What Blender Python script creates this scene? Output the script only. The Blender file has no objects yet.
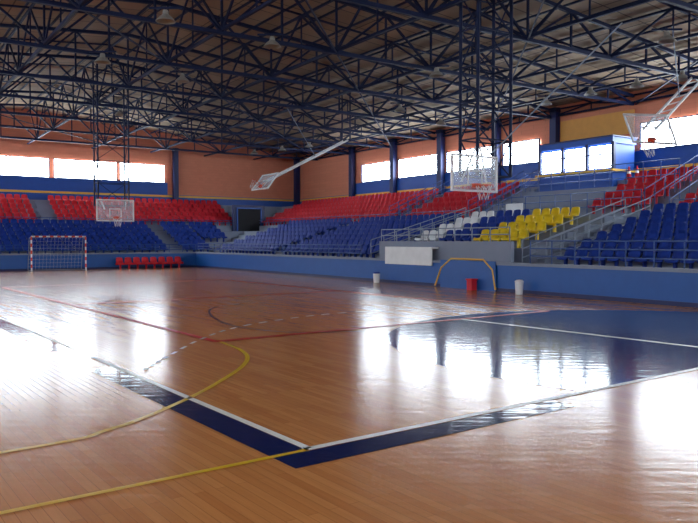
import bpy, bmesh, math, random
from mathutils import Vector
random.seed(4)
S=bpy.context.scene
TH=math.radians(34); s_,c_=math.sin(TH),math.cos(TH)
TC=math.radians(36.5); sc,cc=math.sin(TC),math.cos(TC)
def T(u,v,z): return (-s_*u+c_*v, c_*u+s_*v, z)
def TCF(u,v,z): return (-sc*u+cc*v, cc*u+sc*v, z)
def W(x,y,z): return (x,y,z)

# ---------------- materials
def lin(c):
    return tuple((x/12.92 if x<=0.04045 else ((x+0.055)/1.055)**2.4) for x in [k/255 for k in c])
def mat(name,rgb,rough=0.6,metal=0.0,var=0.12,scale=3.0,spec=0.5):
    m=bpy.data.materials.new(name); m.use_nodes=True
    nt=m.node_tree; b=nt.nodes['Principled BSDF']
    b.inputs['Roughness'].default_value=rough; b.inputs['Metallic'].default_value=metal
    b.inputs['Specular IOR Level'].default_value=spec
    tc=nt.nodes.new('ShaderNodeTexCoord'); n=nt.nodes.new('ShaderNodeTexNoise'); n.inputs['Scale'].default_value=scale
    n.inputs['Detail'].default_value=4
    nt.links.new(tc.outputs['Object'],n.inputs['Vector'])
    mx=nt.nodes.new('ShaderNodeMix'); mx.data_type='RGBA'
    L=lin(rgb)
    mx.inputs[6].default_value=(*[x*(1-var) for x in L],1); mx.inputs[7].default_value=(*[min(1,x*(1+var)) for x in L],1)
    nt.links.new(n.outputs['Fac'],mx.inputs[0]); nt.links.new(mx.outputs[2],b.inputs['Base Color'])
    return m
def floor_bump(nt,b,strength=0.16,sc3=(0.9,3.8,1)):
    tc=nt.nodes.new('ShaderNodeTexCoord')
    mp=nt.nodes.new('ShaderNodeMapping'); mp.inputs['Rotation'].default_value=(0,0,-(math.pi/2+TC))
    nt.links.new(tc.outputs['Object'],mp.inputs['Vector'])
    n=nt.nodes.new('ShaderNodeTexNoise'); n.inputs['Scale'].default_value=2.0; n.inputs['Detail'].default_value=2
    r=nt.nodes.new('ShaderNodeMapping'); r.inputs['Scale'].default_value=sc3
    nt.links.new(tc.outputs['Object'],r.inputs['Vector']); nt.links.new(r.outputs[0],n.inputs['Vector'])
    bp=nt.nodes.new('ShaderNodeBump'); bp.inputs['Strength'].default_value=strength; bp.inputs['Distance'].default_value=0.02
    nt.links.new(n.outputs['Fac'],bp.inputs['Height']); nt.links.new(bp.outputs[0],b.inputs['Normal'])
    return mp
def paint(name,rgb,rough=0.16,spec=.5):
    m=mat(name,rgb,rough,var=0.08,spec=spec); nt=m.node_tree; floor_bump(nt,nt.nodes['Principled BSDF']); return m
def wood():
    m=bpy.data.materials.new('varnished_parquet'); m.use_nodes=True; nt=m.node_tree; b=nt.nodes['Principled BSDF']
    mp=floor_bump(nt,b)
    br=nt.nodes.new('ShaderNodeTexBrick'); br.offset=0.37
    br.inputs['Scale'].default_value=1.0; br.inputs['Brick Width'].default_value=1.3; br.inputs['Row Height'].default_value=0.085
    br.inputs['Mortar Size'].default_value=0.002; br.inputs['Mortar Smooth'].default_value=0.3
    br.inputs['Color1'].default_value=(*lin((214,146,84)),1); br.inputs['Color2'].default_value=(*lin((196,126,68)),1)
    br.inputs['Mortar'].default_value=(*lin((154,98,54)),1)
    nt.links.new(mp.outputs[0],br.inputs['Vector'])
    n=nt.nodes.new('ShaderNodeTexNoise'); n.inputs['Scale'].default_value=1.0; n.inputs['Detail'].default_value=6
    g=nt.nodes.new('ShaderNodeMapping'); g.inputs['Scale'].default_value=(1.5,30,1)
    nt.links.new(mp.outputs[0],g.inputs['Vector']); nt.links.new(g.outputs[0],n.inputs['Vector'])
    mx=nt.nodes.new('ShaderNodeMix'); mx.data_type='RGBA'; mx.blend_type='MULTIPLY'; mx.inputs[0].default_value=0.35
    cr=nt.nodes.new('ShaderNodeValToRGB'); cr.color_ramp.elements[0].color=(0.66,0.6,0.55,1); cr.color_ramp.elements[1].color=(1,1,1,1)
    cr.color_ramp.elements[0].position=0.3; cr.color_ramp.elements[1].position=0.65
    nt.links.new(n.outputs['Fac'],cr.inputs[0]); nt.links.new(br.outputs['Color'],mx.inputs[6]); nt.links.new(cr.outputs[0],mx.inputs[7])
    nt.links.new(mx.outputs[2],b.inputs['Base Color'])
    b.inputs['Roughness'].default_value=0.2
    return m
def brick(name,c1,c2,mo):
    m=bpy.data.materials.new(name); m.use_nodes=True; nt=m.node_tree; b=nt.nodes['Principled BSDF']
    tc=nt.nodes.new('ShaderNodeTexCoord'); br=nt.nodes.new('ShaderNodeTexBrick')
    sp=nt.nodes.new('ShaderNodeSeparateXYZ'); ad=nt.nodes.new('ShaderNodeMath'); cb=nt.nodes.new('ShaderNodeCombineXYZ')
    nt.links.new(tc.outputs['Object'],sp.inputs[0]); nt.links.new(sp.outputs[0],ad.inputs[0]); nt.links.new(sp.outputs[1],ad.inputs[1])
    nt.links.new(ad.outputs[0],cb.inputs[0]); nt.links.new(sp.outputs[2],cb.inputs[1])
    nt.links.new(cb.outputs[0],br.inputs['Vector'])
    br.inputs['Scale'].default_value=1; br.inputs['Brick Width'].default_value=0.5; br.inputs['Row Height'].default_value=0.22; br.inputs['Mortar Size'].default_value=0.006
    br.inputs['Color1'].default_value=(*lin(c1),1); br.inputs['Color2'].default_value=(*lin(c2),1); br.inputs['Mortar'].default_value=(*lin(mo),1)
    nt.links.new(br.outputs['Color'],b.inputs['Base Color']); b.inputs['Roughness'].default_value=0.8
    return m
def emis(name,rgb,st):
    m=bpy.data.materials.new(name); m.use_nodes=True; b=m.node_tree.nodes['Principled BSDF']
    b.inputs['Base Color'].default_value=(0.8,0.85,0.9,1)
    b.inputs['Emission Color'].default_value=(*rgb,1); b.inputs['Emission Strength'].default_value=st
    return m
M={}
M['wood']=wood()
M['f_blue']=paint('navy_court_paint',(12,30,84),0.10,0.4)
M['f_white']=paint('white_court_paint',(238,238,232),0.3,.3)
M['f_yel']=paint('yellow_court_paint',(222,180,30),0.3,.3)
M['f_red']=paint('red_court_paint',(190,14,30),0.35,.15)
M['f_dk']=paint('grey_court_paint',(70,60,90),.3,.3)
M['orange']=brick('salmon_block_wall',(216,140,110),(210,134,105),(196,126,100))
M['blue']=mat('blue_wall_paint',(20,78,165),0.5)
M['dblue']=mat('dark_blue_paint',(14,34,88),0.5)
M['barrier']=mat('blue_barrier_paint',(16,84,160),0.4)
M['yellow']=mat('yellow_wall_paint',(224,174,64),0.5)
M['ochre']=mat('ochre_wall_paint',(222,162,80),0.6)
M['conc']=mat('painted_concrete',(128,137,156),0.8,scale=1.5)
M['concd']=mat('dark_concrete',(84,92,112),0.85,scale=1.5)
M['white']=mat('white_paint',(225,228,230),0.5)
M['truss']=mat('navy_steel',(12,25,60),0.6,spec=.2)
M['s_red']=mat('red_plastic',(198,34,50),0.55,scale=9,spec=.35)
M['s_blue']=mat('blue_plastic',(24,54,140),0.6,scale=9,spec=.25)
M['s_white']=mat('white_plastic',(225,228,232),0.35)
M['s_yel']=mat('yellow_plastic',(235,200,40),0.35)
M['rail']=mat('blue_steel_rail',(40,78,140),0.5)
M['grail']=mat('grey_steel_rail',(130,142,158),0.5,metal=0.2)
M['rim']=mat('orange_rim',(215,70,35),0.4)
M['net']=mat('white_net_cord',(215,215,215),0.8)
M['black']=mat('dark_opening_shade',(16,18,26),0.8)
M['lamp']=mat('lamp_reflector',(130,128,122),0.5)
M['pane']=emis('daylight_glazing',(0.80,0.91,1.0),24)
def deckmat():
    m=bpy.data.materials.new('insulated_roof_panels'); m.use_nodes=True; nt=m.node_tree; b=nt.nodes['Principled BSDF']
    tc=nt.nodes.new('ShaderNodeTexCoord'); mp=nt.nodes.new('ShaderNodeMapping'); mp.inputs['Rotation'].default_value=(0,0,-TH)
    br=nt.nodes.new('ShaderNodeTexBrick'); br.offset=0
    nt.links.new(tc.outputs['Object'],mp.inputs['Vector']); nt.links.new(mp.outputs[0],br.inputs['Vector'])
    br.inputs['Scale'].default_value=1; br.inputs['Brick Width'].default_value=2.5; br.inputs['Row Height'].default_value=1.2; br.inputs['Mortar Size'].default_value=0.03
    br.inputs['Color1'].default_value=(*lin((158,136,112)),1); br.inputs['Color2'].default_value=(*lin((134,115,95)),1); br.inputs['Mortar'].default_value=(*lin((84,72,62)),1)
    nt.links.new(br.outputs['Color'],b.inputs['Base Color']); b.inputs['Roughness'].default_value=0.8
    return m
M['deck']=deckmat()
def glassmat():
    m=bpy.data.materials.new('acrylic_backboard'); m.use_nodes=True; nt=m.node_tree; b=nt.nodes['Principled BSDF']
    b.inputs['Base Color'].default_value=(0.7,0.78,0.88,1); b.inputs['Roughness'].default_value=0.15; b.inputs['Alpha'].default_value=0.3
    return m
M['glass']=glassmat()

class MB:
    def __init__(s,tf=T): s.v=[];s.f=[];s.mi=[];s.mats=[];s.tf=tf
    def m(s,k):
        if k not in s.mats: s.mats.append(k)
        return s.mats.index(k)
    def add(s,vs,fs,k):
        o=len(s.v); s.v+= [s.tf(*p) for p in vs]; i=s.m(k)
        for f in fs: s.f.append([o+a for a in f]); s.mi.append(i)
    def box(s,a0,a1,b0,b1,z0,z1,k):
        vs=[(a,b,z) for z in (z0,z1) for b in (b0,b1) for a in (a0,a1)]
        s.add(vs,[(0,1,3,2),(4,6,7,5),(0,4,5,1),(2,3,7,6),(0,2,6,4),(1,5,7,3)],k)
    def quad(s,pts,k): s.add(pts,[tuple(range(len(pts)))],k)
    def tube(s,p,q,r,k,n=4):
        p=Vector(p);q=Vector(q);d=q-p
        if d.length<1e-6: return
        d.normalize(); up=Vector((0,0,1)) if abs(d.z)<0.9 else Vector((1,0,0))
        x=d.cross(up).normalized(); y=d.cross(x)
        vs=[]
        for e in (p,q):
            for i in range(n):
                a=2*math.pi*(i+.5)/n; w=e+x*math.cos(a)*r+y*math.sin(a)*r; vs.append(tuple(w))
        fs=[(i,(i+1)%n,n+(i+1)%n,n+i) for i in range(n)]+[tuple(range(n))[::-1],tuple(range(n,2*n))]
        s.add(vs,fs,k)
    def path(s,pts,r,k,n=6):
        for a,b in zip(pts[:-1],pts[1:]): s.tube(a,b,r,k,n)
    def strip(s,pts,w,z,k):
        L=[];R=[]
        for i,p in enumerate(pts):
            a=Vector(pts[max(0,i-1)]);b=Vector(pts[min(len(pts)-1,i+1)]); d=(b-a).normalized(); n=Vector((-d.y,d.x))*w/2
            L.append((p[0]+n.x,p[1]+n.y,z));R.append((p[0]-n.x,p[1]-n.y,z))
        for i in range(len(pts)-1): s.quad([L[i],L[i+1],R[i+1],R[i]],k)
    def out(s,name,recalc=True,smooth=False,up=False,parent=None):
        me=bpy.data.meshes.new(name); me.from_pydata(s.v,[],s.f)
        for k in s.mats: me.materials.append(M[k])
        me.polygons.foreach_set('material_index',s.mi)
        if smooth: me.polygons.foreach_set('use_smooth',[True]*len(s.f))
        me.update()
        if recalc or up:
            bm=bmesh.new(); bm.from_mesh(me)
            if up:
                for f in bm.faces:
                    if f.normal.z<0: f.normal_flip()
            else: bmesh.ops.recalc_face_normals(bm,faces=bm.faces)
            bm.to_mesh(me); bm.free()
        o=bpy.data.objects.new(name,me); S.collection.objects.link(o)
        if parent: o.parent=parent
        return o
def spline(pts,n=10):
    P=[Vector(p) for p in pts]; P=[P[0]*2-P[1]]+P+[P[-1]*2-P[-2]]; out=[]
    for i in range(1,len(P)-2):
        for j in range(n):
            t=j/n; a,b,c,d=P[i-1],P[i],P[i+1],P[i+2]
            out.append(0.5*((2*b)+(-a+c)*t+(2*a-5*b+4*c-d)*t*t+(-a+3*b-3*c+d)*t**3))
    out.append(P[-2]); return [tuple(p) for p in out]

U1,V1,U0N,V0N=57.25,33.0,-12.0,-13.0
UB,VB=45.5,18.4
def roofz(v): return 11.4-0.085*abs(v-10)

# ---------------- floor
m=MB(); m.box(U0N-.3,U1+.3,V0N-.3,V1+.3,-0.2,0,'wood'); m.out('floor')
m=MB(TCF)
z=0.003
def flat(a0,a1,b0,b1,k,zz=0.003): m.quad([(a0,b0,zz),(a1,b0,zz),(a1,b1,zz),(a0,b1,zz)],k)
flat(4.76,10.2,3.0,3.34,'f_blue'); flat(12.2,19.0,3.0,3.34,'f_blue'); flat(4.76,5.10,3.34,6.6,'f_blue')
cx,cy,r=6.6,12.7,5.6
arc=[]
for i in range(0,97):
    a=math.radians(-110+i*220/96); pu=cx+r*math.cos(a); pv=cy+r*math.sin(a)
    if pu>=5.2 : arc.append((pu,pv))
m.quad([(5.2,arc[0][1],z)]+[(a,b,z) for a,b in arc]+[(5.2,arc[-1][1],z)],'f_blue')
m.out('court_painted_areas',recalc=False,up=True)
m=MB(TCF); z=0.006
m.strip([(5.15,3.38),(11.2,3.38)],0.08,z,'f_white'); m.strip([(12.2,3.38),(33,3.38)],0.05,z,'f_white')
m.strip([(5.15,3.33),(5.15,18.4)],0.085,z,'f_white')
m.strip([(5.2,11.9),(11.6,11.75)],0.09,z,'f_white')
m.strip([(5.13,-6),(5.13,3.36)],0.06,z,'f_yel')
m.strip(spline([(6.6,-4),(6.6,1.2),(6.8,2.2),(7.4,3.1),(8.2,4.0),(9.3,5.0),(10.3,5.5),(11.6,5.72)]),0.07,z,'f_yel')
for a,b in (((11.6,5.6),(11.6,14.85)),((11.6,5.65),(29.6,5.65)),((29.6,5.6),(29.6,14.85)),((11.6,14.8),(29.6,14.8)),((20.6,5.65),(20.6,14.8))):
    m.strip([a,b],0.13,z+.003,'f_red')
sp=spline([(9.6,3.6),(10.5,4.3),(12.0,5.55),(13.2,6.9),(14,8.7),(14.3,10.5),(14,12.5)],14)
for i in range(0,len(sp)-2,4): m.strip(sp[i:i+3],0.06,z+.006,'f_white')
m.strip(spline([(18.2,9.6),(17.4,8.4),(15.6,7.5),(13.5,7.0),(11.9,7.4),(11.2,8.6)]),0.05,z+.001,'f_dk')
m.out('court_lines',recalc=False,up=True)

# ---------------- walls
m=MB(); m.quad([(U1,V0N,5.5),(U1,V1,5.5),(U1,V1,roofz(V1)),(U1,10,roofz(10)),(U1,V0N,roofz(V0N))],'orange')
m.box(U1-.02,U1+.3,V0N,V1,0,5.5,'blue'); m.box(U1+.02,U1+.3,V0N,V1,5.5,9.4,'orange'); m.out('wall_far',recalc=False)
m=MB(); m.box(U0N,U1,V1,V1+.3,5.5,roofz(V1)+.1,'orange'); m.box(U0N,U1,V1-.02,V1+.3,0,5.5,'blue'); m.out('wall_right')
m=MB(); m.box(U0N,U1,V0N-.3,V0N,0,roofz(V0N)+.1,'orange'); m.out('wall_left')
m=MB(); m.box(U0N-.3,U0N,V0N,V1,0,9.4,'orange'); m.quad([(U0N,V0N,9.4),(U0N,V1,9.4),(U0N,V1,roofz(V1)),(U0N,10,roofz(10)),(U0N,V0N,roofz(V0N))],'orange'); m.out('wall_near')
m=MB(); m.box(U1-.07,U1-.02,V0N,V1-.07,5.3,5.46,'yellow'); m.out('trim_1')
m=MB(); m.box(U0N,U1-.07,V1-.07,V1-.02,5.3,5.46,'yellow'); m.out('trim_2')
m=MB(); m.box(U1-.05,U1-.0,V0N,20.7,5.48,6.45,'blue'); m.out('trim_3')
m=MB(); m.box(U0N,48.0,V1-.05,V1,5.48,6.35,'blue'); m.out('trim_4')
m=MB()
m.quad([(U0N,V0N,roofz(V0N)),(U1,V0N,roofz(V0N)),(U1,10,roofz(10)),(U0N,10,roofz(10))],'deck')
m.quad([(U0N,10,roofz(10)),(U1,10,roofz(10)),(U1,V1,roofz(V1)),(U0N,V1,roofz(V1))],'deck')
m.out('ceiling',recalc=False)

wn=[0]
def window(axis,a0,a1,z0,z1,div=3):
    wn[0]+=1
    m=MB()
    if axis=='far': B=lambda x0,x1,d0,d1,q0,q1,k: m.box(U1-d1,U1-d0,x0,x1,q0,q1,k)
    elif axis=='right': B=lambda x0,x1,d0,d1,q0,q1,k: m.box(x0,x1,V1-d1,V1-d0,q0,q1,k)
    elif axis=='left': B=lambda x0,x1,d0,d1,q0,q1,k: m.box(x0,x1,V0N+d0,V0N+d1,q0,q1,k)
    else: B=lambda x0,x1,d0,d1,q0,q1,k: m.box(U0N+d0,U0N+d1,x0,x1,q0,q1,k)
    B(a0,a1,0.051,0.06,z0,z1,'pane')
    w=.06
    B(a0-w,a0,0.05,.14,z0-w,z1+w,'dblue');B(a1,a1+w,0.05,.14,z0-w,z1+w,'dblue')
    B(a0,a1,0.05,.14,z0-w,z0,'dblue');B(a0,a1,0.05,.14,z1,z1+w,'dblue')
    for i in range(1,div):
        x=a0+(a1-a0)*i/div; B(x-.025,x+.025,.06,.11,z0,z1,'grail')
    m.out('window_%d'%wn[0])
for a0,a1 in [(-12,-8),(-7.3,-2.9),(-2.5,2.0),(2.4,6.9),(7.2,11.55),(11.95,16.55),(16.85,20.4)]: window('far',a0,a1,6.5,7.85)
for a0,a1 in [(43.1,46.9),(37.8,42.2),(32.6,36.9),(28.9,31.7),(17.6,22.2),(12.4,17),(7.2,11.8),(2,6.6),(-3.2,1.4),(-9,-4)]: window('right',a0,a1,6.4,7.7)
for k in range(12): window('left',-10+k*5.4,-5.6+k*5.4,6.4,7.7)  # unseen side: glowing panes added to give the hall ambient light
for k in range(2,6): window('near',-11.5+k*5.4,-7.1+k*5.4,6.4,7.7)  # added glowing panes behind the camera, kept few to limit floor brightness

def column(u0,u1,v0,v1,z0,z1):
    m=MB(); m.box(u0,u1,v0,v1,z0,z1,'dblue'); m.box(u0-.04,u1+.04,v0-.04,v1,z1-.25,z1,'truss'); m.box(u0-.05,u1+.05,v0-.05,v1,z0,z0+.2,'truss'); m.out('wall_column')
for u in (48.1,42.65,37.35,32.15,27.6,12.1,7):
    column(u-.22,u+.22,V1-.45,V1-.08,4.78,9.3)
column(U1-.5,U1-.08,V1-.5,V1-.08,4.78,9.3)
column(U1-.45,U1-.08,21.1,21.5,4.78,9.3)

# ---------------- grandstands
NB,NR=7,6
def offs(d0,rd,walk):
    o=[0.0,d0]
    for i in range(NB): o.append(o[-1]+rd)
    o.append(o[-1]+walk)
    for i in range(NR): o.append(o[-1]+rd)
    return o
fo=offs(.9,.75,1.1); ro=offs(.9,.85,1.3)
Z=[0.85]+[0.85+.27*i for i in range(NB)]+[2.5]+[2.95+.36*i for i in range(NR)]
UF=[UB+.2+x for x in fo]; VR=[VB+.2+x for x in ro]
n=len(Z)
GS=[]
for which in (0,1):
    m=MB()
    for i in range(n):
        zt=Z[i]; k='conc' if i not in (0,NB+1) else 'concd'
        if which==0:
            e=UF[i+1] if i<n-1 else U1-.1
            m.box(UF[i],e,-12.8,(VR[i+1] if i<n-1 else V1-.1),max(0,zt-1.2),zt,k)
        else:
            e=VR[i+1] if i<n-1 else V1-.1
            m.box(-11.8,UF[i],VR[i],e,max(0,zt-1.2),zt,k)
    GS.append(m.out('grandstand' if which==0 else 'grandstand.001'))

prof=[(-.03,.33),(0,.40),(.2,.38),(.33,.40),(.39,.52),(.43,.70)]
cols=[-.215,-.08,.08,.215]
def seatverts():
    top=[];bot=[]
    for j,(b,z) in enumerate(prof):
        for i,a in enumerate(cols):
            mid=1 if i in (1,2) else 0
            zz=z-(.025*mid if j<4 else -0.03*mid*(j==5)); bb=b+(.035*mid if j>=4 else 0)
            top.append((a*(0.85 if j==5 else 1),bb,zz)); 
            bot.append((a*(0.85 if j==5 else 1),bb+(.03 if j>=3 else 0),zz-(.035 if j<4 else 0)))
    V=top+bot;F=[]
    R,C=len(prof),4
    for j in range(R-1):
        for i in range(C-1):
            q=(j*C+i,j*C+i+1,(j+1)*C+i+1,(j+1)*C+i); F.append(q); F.append(tuple(24+x for x in q[::-1]))
    ring=[i for i in range(C)]+[j*C+C-1 for j in range(1,R)]+[(R-1)*C+i for i in range(C-2,-1,-1)]+[j*C for j in range(R-2,0,-1)]
    for a,b in zip(ring,ring[1:]+ring[:1]): F.append((b,a,24+a,24+b))
    o=len(V)
    for zz in (0,.37):
        V+= [(-.04,.12,zz),(.04,.12,zz),(.04,.24,zz),(-.04,.24,zz)]
    F+=[(o,o+1,o+5,o+4),(o+1,o+2,o+6,o+5),(o+2,o+3,o+7,o+6),(o+3,o,o+4,o+7)]
    return V,F
SV,SF=seatverts()
def seats(side,rows,a0,a1,k,name,sp=.5,zlist=None,bl=None):
    m=MB()
    cnt=int((a1-a0)/sp+1e-6)
    for r in rows:
        z=(zlist[r] if zlist else Z[r]); b=(bl[r] if bl else (UF if side=='far' else VR)[r])+.22
        for i in range(cnt):
            a=a0+sp*(i+.5)
            if side=='far': vs=[(b+y,a+x,z+w) for x,y,w in SV]
            else: vs=[(a+x,b+y,z+w) for x,y,w in SV]
            m.add(vs,SF,k)
    return m.out(name,recalc=False,smooth=True)
BR=list(range(1,NB+1)); RR=list(range(NB+2,NB+2+NR))
seats('far',BR,-3,17.0,'s_blue','bleacher_seats')
seats('far',BR,18.1,20.2,'s_blue','bleacher_seats')
seats('far',RR[:-1],-3,10.3,'s_red','bleacher_seats')
seats('far',RR[:-1],11.3,24.9,'s_red','bleacher_seats')
seats('right',BR,27.2,36.2,'s_blue','bleacher_seats')
seats('right',BR,37.2,45.2,'s_blue','bleacher_seats')
seats('right',BR,-2,16.6,'s_blue','bleacher_seats')
seats('right',RR[:-1],35.3,53.2,'s_red','bleacher_seats')
seats('right',RR[:-1],28.4,34.2,'s_red','bleacher_seats')
seats('right',RR[:-1],-2,16.6,'s_red','bleacher_seats')
seats('right',RR[:-1],17.9,20.9,'s_red','bleacher_seats')
seats('far',BR[3:],20.3,22.3,'s_blue','bleacher_seats')
bl=[VB+1.6,VB+2.6,VB+3.6,VB+4.6]; zl=[1.5,1.8,2.1,2.4]
m=MB()
for i in range(4):
    m.box(17.9,25.3,bl[i],VB+6.6,Z[0] if i==0 else zl[i]-.4,zl[i],'conc')
m.box(17.9,25.3,VB+5.8,VB+8.2,1.8,2.75,'conc')
m.out('honour_tribune')
seats('right',range(4),23.3,24.8,'s_white','tribune_seats',zlist=zl,bl=bl)
seats('right',range(4),21.2,23.2,'s_blue','tribune_seats',zlist=zl,bl=bl)
seats('right',range(4),18.6,21.1,'s_yel','tribune_seats',zlist=zl,bl=bl)

def aisle(side,a0,a1,rows,name='aisle_stairs'):
    m=MB()
    for r in rows:
        if r+1>=n: continue
        base=(UF if side=='far' else VR)[r+1]; z0=Z[r]; z1=Z[r+1]; h=(z1-z0)/2
        if h<=0.01: continue
        if side=='far': m.box(base-.34,base,a0,a1,z0,z0+h,'conc')
        else: m.box(a0,a1,base-.34,base,z0,z0+h,'conc')
    m.out(name,parent=GS[0 if side=='far' else 1])
aisle('far',10.4,11.2,range(NB+1,n)); aisle('far',17.1,18.0,range(0,NB+1))
aisle('right',26.1,27.0,range(0,NB+1)); aisle('right',36.3,37.1,range(0,NB+1)); aisle('right',34.3,35.2,range(NB+1,n)); aisle('right',16.8,17.8,range(0,n)); aisle('right',27.2,28.2,range(NB+1,n))

m=MB(); m.box(UB,UB+.2,-12.8,VB+.2,0,.92,'barrier'); m.box(UB-.04,UB+.24,-12.8,VB+.24,.92,1.0,'conc'); m.box(UB-.03,UB,-12.8,VB,0,.12,'dblue'); m.out('court_barrier')
m=MB(); m.box(-11.8,UB,VB,VB+.2,0,.92,'barrier'); m.box(-11.8,UB,VB-.05,VB+.24,.92,1.02,'conc'); m.box(-11.8,UB,VB-.03,VB,0,.12,'dblue'); m.out('court_barrier')
m=MB(); m.box(17.6,25.3,VB+.26,VB+.42,1.02,1.75,'conc'); m.box(21.4,24.4,VB-.1,VB-.055,.8,1.45,'white'); m.box(21.4,24.4,VB-.1,VB+.26,1.45,1.52,'white'); m.out('tribune_front_wall')
m=MB()
f=VB-.08
m.box(18.0,20.9,f,VB-.055,0,1.05,'barrier')
m.path([(21.2,f,.05),(20.85,f,.75),(20.3,f,1.1),(18.6,f,1.1),(18.15,f,.75),(18.0,f,.05)],.032,'yellow')
m.out('court_gate')

def railing(pts,h=.95,k='rail',name='railing',r=.022,step=.9,mid=2,side=1):
    m=MB()
    for a,b in zip(pts[:-1],pts[1:]):
        a=Vector(a);b=Vector(b);L=(b-a).length;nn=max(1,round(L/step))
        for j in range(mid+1):
            zz=Vector((0,0,h*(j+1)/(mid+1))); m.tube(a+zz,b+zz,r,k,5)
        for i in range(nn+1):
            p=a.lerp(b,i/nn); m.tube(p,p+Vector((0,0,h)),r,k,5)
    return m.out(name,parent=GS[side])
railing([(-8,VB+.12,1.02),(16.6,VB+.12,1.02)],.75)
railing([(26.5,VB+.12,1.02),(UB,VB+.12,1.02)],.55)
railing([(UB+.1,-8,1.0),(UB+.1,VB,1.0)],.5,side=0)
railing([(17.7,VB+.3,1.75),(25.2,VB+.3,1.75)],.5,'grail',mid=1)
for a in (16.75,17.85):
    railing([(a,VR[1],Z[1]),(a,VR[NB+1],Z[NB+1])],.95,'grail',step=.8); railing([(a,VR[NB+2],Z[NB+2]),(a,VR[-2],Z[-1])],.95,'rail',step=.8,mid=1)
railing([(26.1,VR[1],Z[1]),(26.1,VR[NB+1],Z[NB+1])],.95,'grail',step=.8)
railing([(27.1,VR[1],Z[1]),(27.1,VR[NB+1],Z[NB+1])],.95,'grail',step=.8)
for a in (28.3,27.2): railing([(a,VR[NB+2],Z[NB+2]),(a,VR[-2],Z[-1])],.95,'rail',step=.8)
for a in (34.25,35.25): railing([(a,VR[NB+2],Z[NB+2]),(a,VR[-2],Z[-1])],.9,'rail',step=.8)
railing([(18,VR[NB+2],Z[NB+2]),(27,VR[NB+2],Z[NB+2])],.95,'rail')
railing([(28.4,VR[NB+2],Z[NB+2]),(53,VR[NB+2],Z[NB+2])],.45,'rail',mid=1)
railing([(UF[NB+2],-8,Z[NB+2]),(UF[NB+2],25,Z[NB+2])],.4,'rail',mid=1,side=0)
railing([(-4,VR[NB+2],Z[NB+2]),(16.6,VR[NB+2],Z[NB+2])],.45,'rail',mid=1)
railing([(18.2,29.8,Z[-2]),(27.1,29.8,Z[-2])],1.0,'rail')

m=MB()
a=UF[NB+1]+.4;b=VR[NB+1]+.3
m.box(a+.5,a+.7,b-1.3,b+1.5,2.5,4.6,'dblue')
m.box(a+.45,a+.5,b-.9,b+1.1,2.5,4.3,'black')  # solid panel coloured dark as the shade inside the doorway
m.box(a+.42,a+.5,b-1.0,b-.9,2.5,4.4,'blue');m.box(a+.42,a+.5,b+1.1,b+1.2,2.5,4.4,'blue');m.box(a+.42,a+.5,b-1,b+1.2,4.3,4.4,'blue')
m.out('door_1')

m=MB(); bu0,bu1,bv=22.2,26.8,30.6
m.box(bu0,bu1,bv,V1-.5,3.8,5.3,'blue'); m.box(bu0-.15,bu1+.15,bv-.2,V1-.5,5.2,5.3,'yellow')
m.box(bu0,bu1,bv,V1-.5,6.6,6.9,'blue'); m.box(bu0+.1,bu1-.1,bv+.12,V1-.5,5.3,6.65,'blue')
for i in range(4):
    x=bu0+(bu1-bu0)*i/3; m.box(x-.08,x+.08,bv-.02,bv+.14,5.3,6.65,'dblue')
for i in range(3):
    x0=bu0+(bu1-bu0)*i/3+.12; x1=bu0+(bu1-bu0)*(i+1)/3-.12; m.box(x0,x1,bv+.08,bv+.11,5.4,6.5,'pane'); m.box((x0+x1)/2-.02,(x0+x1)/2+.02,bv+.04,bv+.08,5.4,6.5,'dblue')
m.box(bu0+.1,x1-.0,bv+.02,bv+.07,6.05,6.12,'dblue')
m.box(bu0-.1,bu1+.1,bv-.15,V1-.5,6.9,6.96,'dblue')
m.out('commentary_booth')
m=MB(); m.box(22.6,27.3,V1-.14,V1-.06,7.3,8.5,'ochre'); m.out('trim_5')
m=MB(); m.box(24.4,25.5,VR[NB+2]-.1,VR[NB+2]-.05,2.75,3.6,'white'); m.tube((24.5,VR[NB+2]-.05,2.5),(24.5,VR[NB+2]-.05,3.6),.03,'grail'); m.tube((25.4,VR[NB+2]-.05,2.5),(25.4,VR[NB+2]-.05,3.6),.03,'grail'); m.out('sign_panel')

# ---------------- roof trusses
m=MB()
us=[-8.3+5.15*i for i in range(13)]; us=[u for u in us if u<57]
BZ=8.75
vs_=[V0N+.2+ i*2.29 for i in range(21)]; vs_=[min(v,V1-.2) for v in vs_]
for u in us:
    for i in range(len(vs_)-1):
        a,b=vs_[i],vs_[i+1]
        m.tube((u,a,BZ),(u,b,BZ),.095,'truss'); m.tube((u,a,roofz(a)-.3),(u,b,roofz(b)-.3),.095,'truss')
        m.tube((u,a,BZ),(u,a,roofz(a)-.3),.05,'truss')
        if i%2==0: m.tube((u,a,BZ),(u,b,roofz(b)-.3),.055,'truss')
        else: m.tube((u,a,roofz(a)-.3),(u,b,BZ),.055,'truss')
        if i%2==0:
            for du in (-2.57,2.57):
                if U0N<u+du<U1: m.tube((u,a,BZ),(u+du,a,roofz(a)-.2),.04,'truss'); 
sec=[vs_[i] for i in range(0,21,2)]
for v in sec:
    zt=roofz(v)-.25
    m.tube((U0N+.2,v,BZ+.1),(U1-.2,v,BZ+.1),.07,'truss'); m.tube((U0N+.2,v,zt),(U1-.2,v,zt),.06,'truss')
    for i in range(len(us)-1):
        a,b=us[i],us[i+1]; c=(a+b)/2
        m.tube((a,v,BZ+.1),(c,v,zt),.045,'truss'); m.tube((c,v,zt),(b,v,BZ+.1),.045,'truss'); m.tube((c,v,zt),(c,v,BZ+.1),.035,'truss')
        if (i+sec.index(v))%2==0 and v+4.5<V1:
            m.tube((a,v,BZ),(b,v+4.58,BZ),.035,'truss')
v=V0N+1
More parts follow.
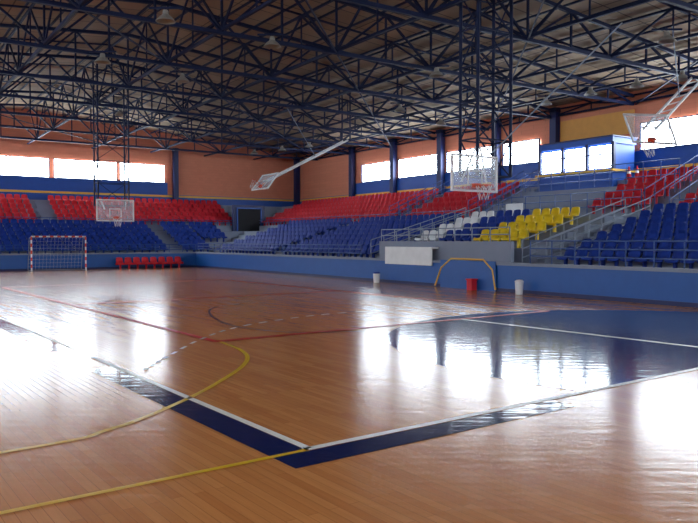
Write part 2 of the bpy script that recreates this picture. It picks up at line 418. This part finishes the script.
while v<V1-.5:
    m.tube((U0N+.1,v,roofz(v)-.1),(U1-.1,v,roofz(v)-.1),.05,'truss'); v+=1.45
for i in range(len(us)-1):
    c=(us[i]+us[i+1])/2
    m.tube((c,V0N+.1,roofz(V0N)-.2),(c,10,roofz(10)-.2),.05,'truss'); m.tube((c,10,roofz(10)-.2),(c,V1-.1,roofz(V1)-.2),.05,'truss')
m.out('roof_trusses')

for x,y in [(-5.5,21.8),(-2.6,24.6),(10.5,24),(-9.1,26.8),(10.9,32.7),(12.3,31),(13.6,29.6),(9.5,35),(2.6,36.8),(5.2,41),(-7.2,55),(-4.9,53),(-2.8,51),(-6.9,30),(3.5,29),(-12,38)]:
    m=MB(W); N=14; rings=[(.07,.34),(.09,.3),(.1,.2),(.2,.12),(.29,.02),(.3,0),(.27,.02),(.1,.12)]
    vs=[];fs=[]; q0=8.35
    for r,zz in rings:
        for i in range(N): a=2*math.pi*i/N; vs.append((x+r*math.cos(a),y+r*math.sin(a),q0+zz))
    for j in range(len(rings)-1):
        for i in range(N): fs.append((j*N+i,j*N+(i+1)%N,(j+1)*N+(i+1)%N,(j+1)*N+i))
    fs.append(tuple(range(N))); fs.append(tuple(range((len(rings)-1)*N,len(rings)*N)))
    m.add(vs,fs,'lamp'); m.tube((x,y,8.65),(x,y,BZ+.05),.02,'truss'); m.tube((x-.5,y,BZ),(x+.5,y,BZ),.04,'truss')
    m.out('high_bay_lamp')

# ---------------- basketball hoops
def board(m,O,A,N_,UPv,k='white'):
    O=Vector(O);A=Vector(A);N_=Vector(N_);UPv=Vector(UPv)
    P=lambda a,b,c: tuple(O+A*a+UPv*b+N_*c)
    def bx(a0,a1,b0,b1,c0,c1,k):
        vs=[P(a,b,c) for c in (c0,c1) for b in (b0,b1) for a in (a0,a1)]
        m.add(vs,[(0,1,3,2),(4,6,7,5),(0,4,5,1),(2,3,7,6),(0,2,6,4),(1,5,7,3)],k)
    bx(-.9,.9,-.52,.52,-.01,.01,'glass')
    for a0,a1,b0,b1 in ((-.92,.92,.48,.54),(-.92,.92,-.54,-.48),(-.92,-.86,-.5,.5),(.86,.92,-.5,.5)): bx(a0,a1,b0,b1,-.03,.03,k)
    for a0,a1,b0,b1 in ((-.3,.3,.05,.1),(-.3,.3,-.38,-.33),(-.3,-.25,-.33,.05),(.25,.3,-.33,.05)): bx(a0,a1,b0,b1,.012,.02,k)
    bx(-.12,.12,-.42,-.3,0,.15,'rim')
    c=(0,-.37,.38); NN=16; pr=[P(c[0]+.225*math.cos(2*math.pi*i/NN),c[1],c[2]+.225*math.sin(2*math.pi*i/NN)) for i in range(NN)]
    m.path(pr+[pr[0]],.014,'rim',5)
    lo=[P(.13*math.cos(2*math.pi*(i+.5)/8),c[1]-.42,c[2]+.13*math.sin(2*math.pi*(i+.5)/8)) for i in range(8)]
    md=[P(.17*math.cos(2*math.pi*i/8),c[1]-.2,c[2]+.17*math.sin(2*math.pi*i/8)) for i in range(8)]
    for i in range(8):
        m.tube(pr[2*i],md[i],.007,'net',4); m.tube(pr[2*i],md[(i+1)%8],.007,'net',4)
        m.tube(md[i],lo[i],.007,'net',4); m.tube(md[i],lo[i-1],.007,'net',4)
def tower(m,u0,u1,v0,v1,z0,z1,st=1.1,k='truss',r=.05):
    C=[(u0,v0),(u0,v1),(u1,v1),(u1,v0)]
    for a,b in C: m.tube((a,b,z0),(a,b,z1),r,k,6)
    z=z0;fl=0
    while z<z1-.1:
        zn=min(z+st,z1)
        for i in range(4):
            p=C[i];q=C[(i+1)%4]; m.tube((*p,z),(*q,z),r*.55,k)
            if fl: m.tube((*p,z),(*q,zn),r*.45,k)
            else: m.tube((*q,z),(*p,zn),r*.45,k)
        z=zn; fl^=1
m=MB(); hu,hv=15.5,14.9
board(m,(hu,hv,3.75),(0,1,0),(-1,0,0),(0,0,1))
tower(m,hu+.25,hu+1.0,hv+.35,hv+1.75,3.75,10.4,r=.055)
m.tube((hu+.02,hv-.5,3.5),(hu+.3,hv+.35,4.6),.03,'white');m.tube((hu+.02,hv+.5,3.5),(hu+.3,hv+.5,4.6),.03,'white')
m.tube((hu+.02,hv-.7,4.25),(hu+.3,hv+.35,4.3),.03,'white');m.tube((hu+.02,hv+.7,4.25),(hu+.3,hv+1.1,4.3),.03,'white')
m.tube((hu+.4,hv+.9,4.3),(hu-1,hv+5.5,8.8),.025,'grail')
m.out('suspended_basketball_hoop')
m=MB(); hu,hv=35.8,10.3
board(m,(hu,hv,3.25),(0,1,0),(-1,0,0),(0,0,1))
tower(m,hu+.25,hu+.95,hv-.75,hv+.75,3.5,10.6,r=.04)
m.tube((hu+.02,hv-.5,3.3),(hu+.3,hv-.6,3.7),.04,'white');m.tube((hu+.02,hv+.5,3.3),(hu+.3,hv+.6,3.7),.04,'white')
m.out('suspended_basketball_hoop')
def folded(O,A,Nn,Up,end,arm='white'):
    m=MB(); board(m,O,A,Nn,Up)
    O=Vector(O); A=Vector(A); e=Vector(end)
    m.tube(O+A*.25,e+A*.25,.05,arm,6); m.tube(O-A*.25,e-A*.25,.05,arm,6)
    for i in range(1,7):
        p=O.lerp(e,i/7); q=O.lerp(e,(i+.7)/7); m.tube(p+A*.25,q-A*.25,.025,arm)
    m.tube(e+A*.4,e-A*.4,.06,'truss',6)
    for sgn in (-1,1): m.tube(e+A*.4*sgn,Vector((e.x,e.y,roofz(e.y)-.2))+A*.4*sgn,.045,'truss',6)
    m.tube(O.lerp(e,.6),(O.x,O.y+1.2,9),.02,'grail')
    m.out('folding_basketball_hoop')
q=math.radians(38)
folded((33.8,17.5,4.85),(1,0,0),(0,-math.cos(q),math.sin(q)) ,(0,math.sin(q),math.cos(q)),(33.8,22.6,7.4))
folded((14.2,21.5,5.45),(math.cos(.5),0,math.sin(.5)*.3),(0,-.85,-.53),(0,-.53,.85),(14.5,24.8,7.6))

# ---------------- handball goal
m=MB(); gu,g0,g1,gh=44.2,7.95,10.95,2.0
def gp(a,b,n=10,r=.045):
    a=Vector(a);b=Vector(b)
    for i in range(n): m.tube(a.lerp(b,i/n),a.lerp(b,(i+1)/n),r,'rim' if i%2 else 's_white',6)
gp((gu,g0,0),(gu,g0,gh));gp((gu,g1,0),(gu,g1,gh));gp((gu,g0,gh),(gu,g1,gh),15)
for v in (g0,g1):
    m.path([(gu,v,gh),(gu+.6,v,gh-.1),(gu+1.1,v,0.03),(gu,v,0.03)],.025,'grail')
m.tube((gu+1.1,g0,.03),(gu+1.1,g1,.03),.025,'grail')
for i in range(16):
    v=g0+(g1-g0)*i/15; m.path([(gu,v,gh),(gu+.6,v,gh-.1),(gu+1.1,v,.03)],.004,'net',3)
for i in range(10):
    t=i/9; m.tube((gu+.6+.5*t,g0,(gh-.1)*(1-t)+.03),(gu+.6+.5*t,g1,(gh-.1)*(1-t)+.03),.004,'net',3)
m.out('handball_goal')
m=MB()
for i in range(8):
    a=12.9+.54*(i+.5); m.add([(44.65+y,a+x,w+.0) for x,y,w in SV],SF,'s_red')
m.box(44.7,44.95,12.9,17.2,.26,.36,'s_red')
m.out('substitutes_bench',recalc=False)

def bin_(u,v,r,h,body,top):
    m=MB(); N=16; rings=[(r*.82,0),(r,h*.85),(r*1.06,h*.86),(r*1.06,h*.9),(r*.7,h),(0.01,h*1.02)]
    vs=[(u+a*math.cos(2*math.pi*i/N),v+a*math.sin(2*math.pi*i/N),z) for a,z in rings for i in range(N)]
    for j in range(len(rings)-1):
        m.add([vs[(j+d)*N+i] for d in (0,1) for i in range(N)],[(i,(i+1)%N,N+(i+1)%N,N+i) for i in range(N)],body if j<1 else top)
    m.out('litter_bin')
bin_(24.6,VB-.4,.15,.45,'s_white','s_blue')
bin_(16.6,VB-.4,.14,.48,'s_white','s_white')
m=MB(); m.box(18.85,19.1,VB-.4,VB-.15,0,.36,'s_red'); m.box(18.82,19.13,VB-.43,VB-.12,.36,.41,'s_red'); m.out('red_equipment_box')
for u in (21.7,21.25):
    m=MB(); zz=Z[-1]; v=31.2; N=12
    m.box(u-.16,u+.16,v-.16,v+.16,zz,zz+.04,'s_red')
    for r0,r1,h0,h1,k in ((.13,.09,.04,.3,'s_red'),(.09,.065,.3,.42,'s_white'),(.065,.03,.42,.65,'s_red')):
        m.add([(u+r*math.cos(2*math.pi*i/N),v+r*math.sin(2*math.pi*i/N),zz+h) for r,h in ((r0,h0),(r1,h1)) for i in range(N)],[(i,(i+1)%N,N+(i+1)%N,N+i) for i in range(N)],k)
    m.out('traffic_cone')

w=bpy.data.worlds.new('sky'); S.world=w; w.use_nodes=True; nt=w.node_tree
sk=nt.nodes.new('ShaderNodeTexSky'); sk.sky_type='HOSEK_WILKIE'
nt.links.new(sk.outputs[0],nt.nodes['Background'].inputs[0]); nt.nodes['Background'].inputs[1].default_value=1
S.view_settings.view_transform='Standard'
cd=bpy.data.cameras.new('cam'); cd.sensor_width=36; cd.lens=36*720/698; cd.clip_end=300
co=bpy.data.objects.new('camera',cd); S.collection.objects.link(co); co.location=(0,0,1.8)
co.rotation_euler=(math.radians(90-1.71),0,0); S.camera=co
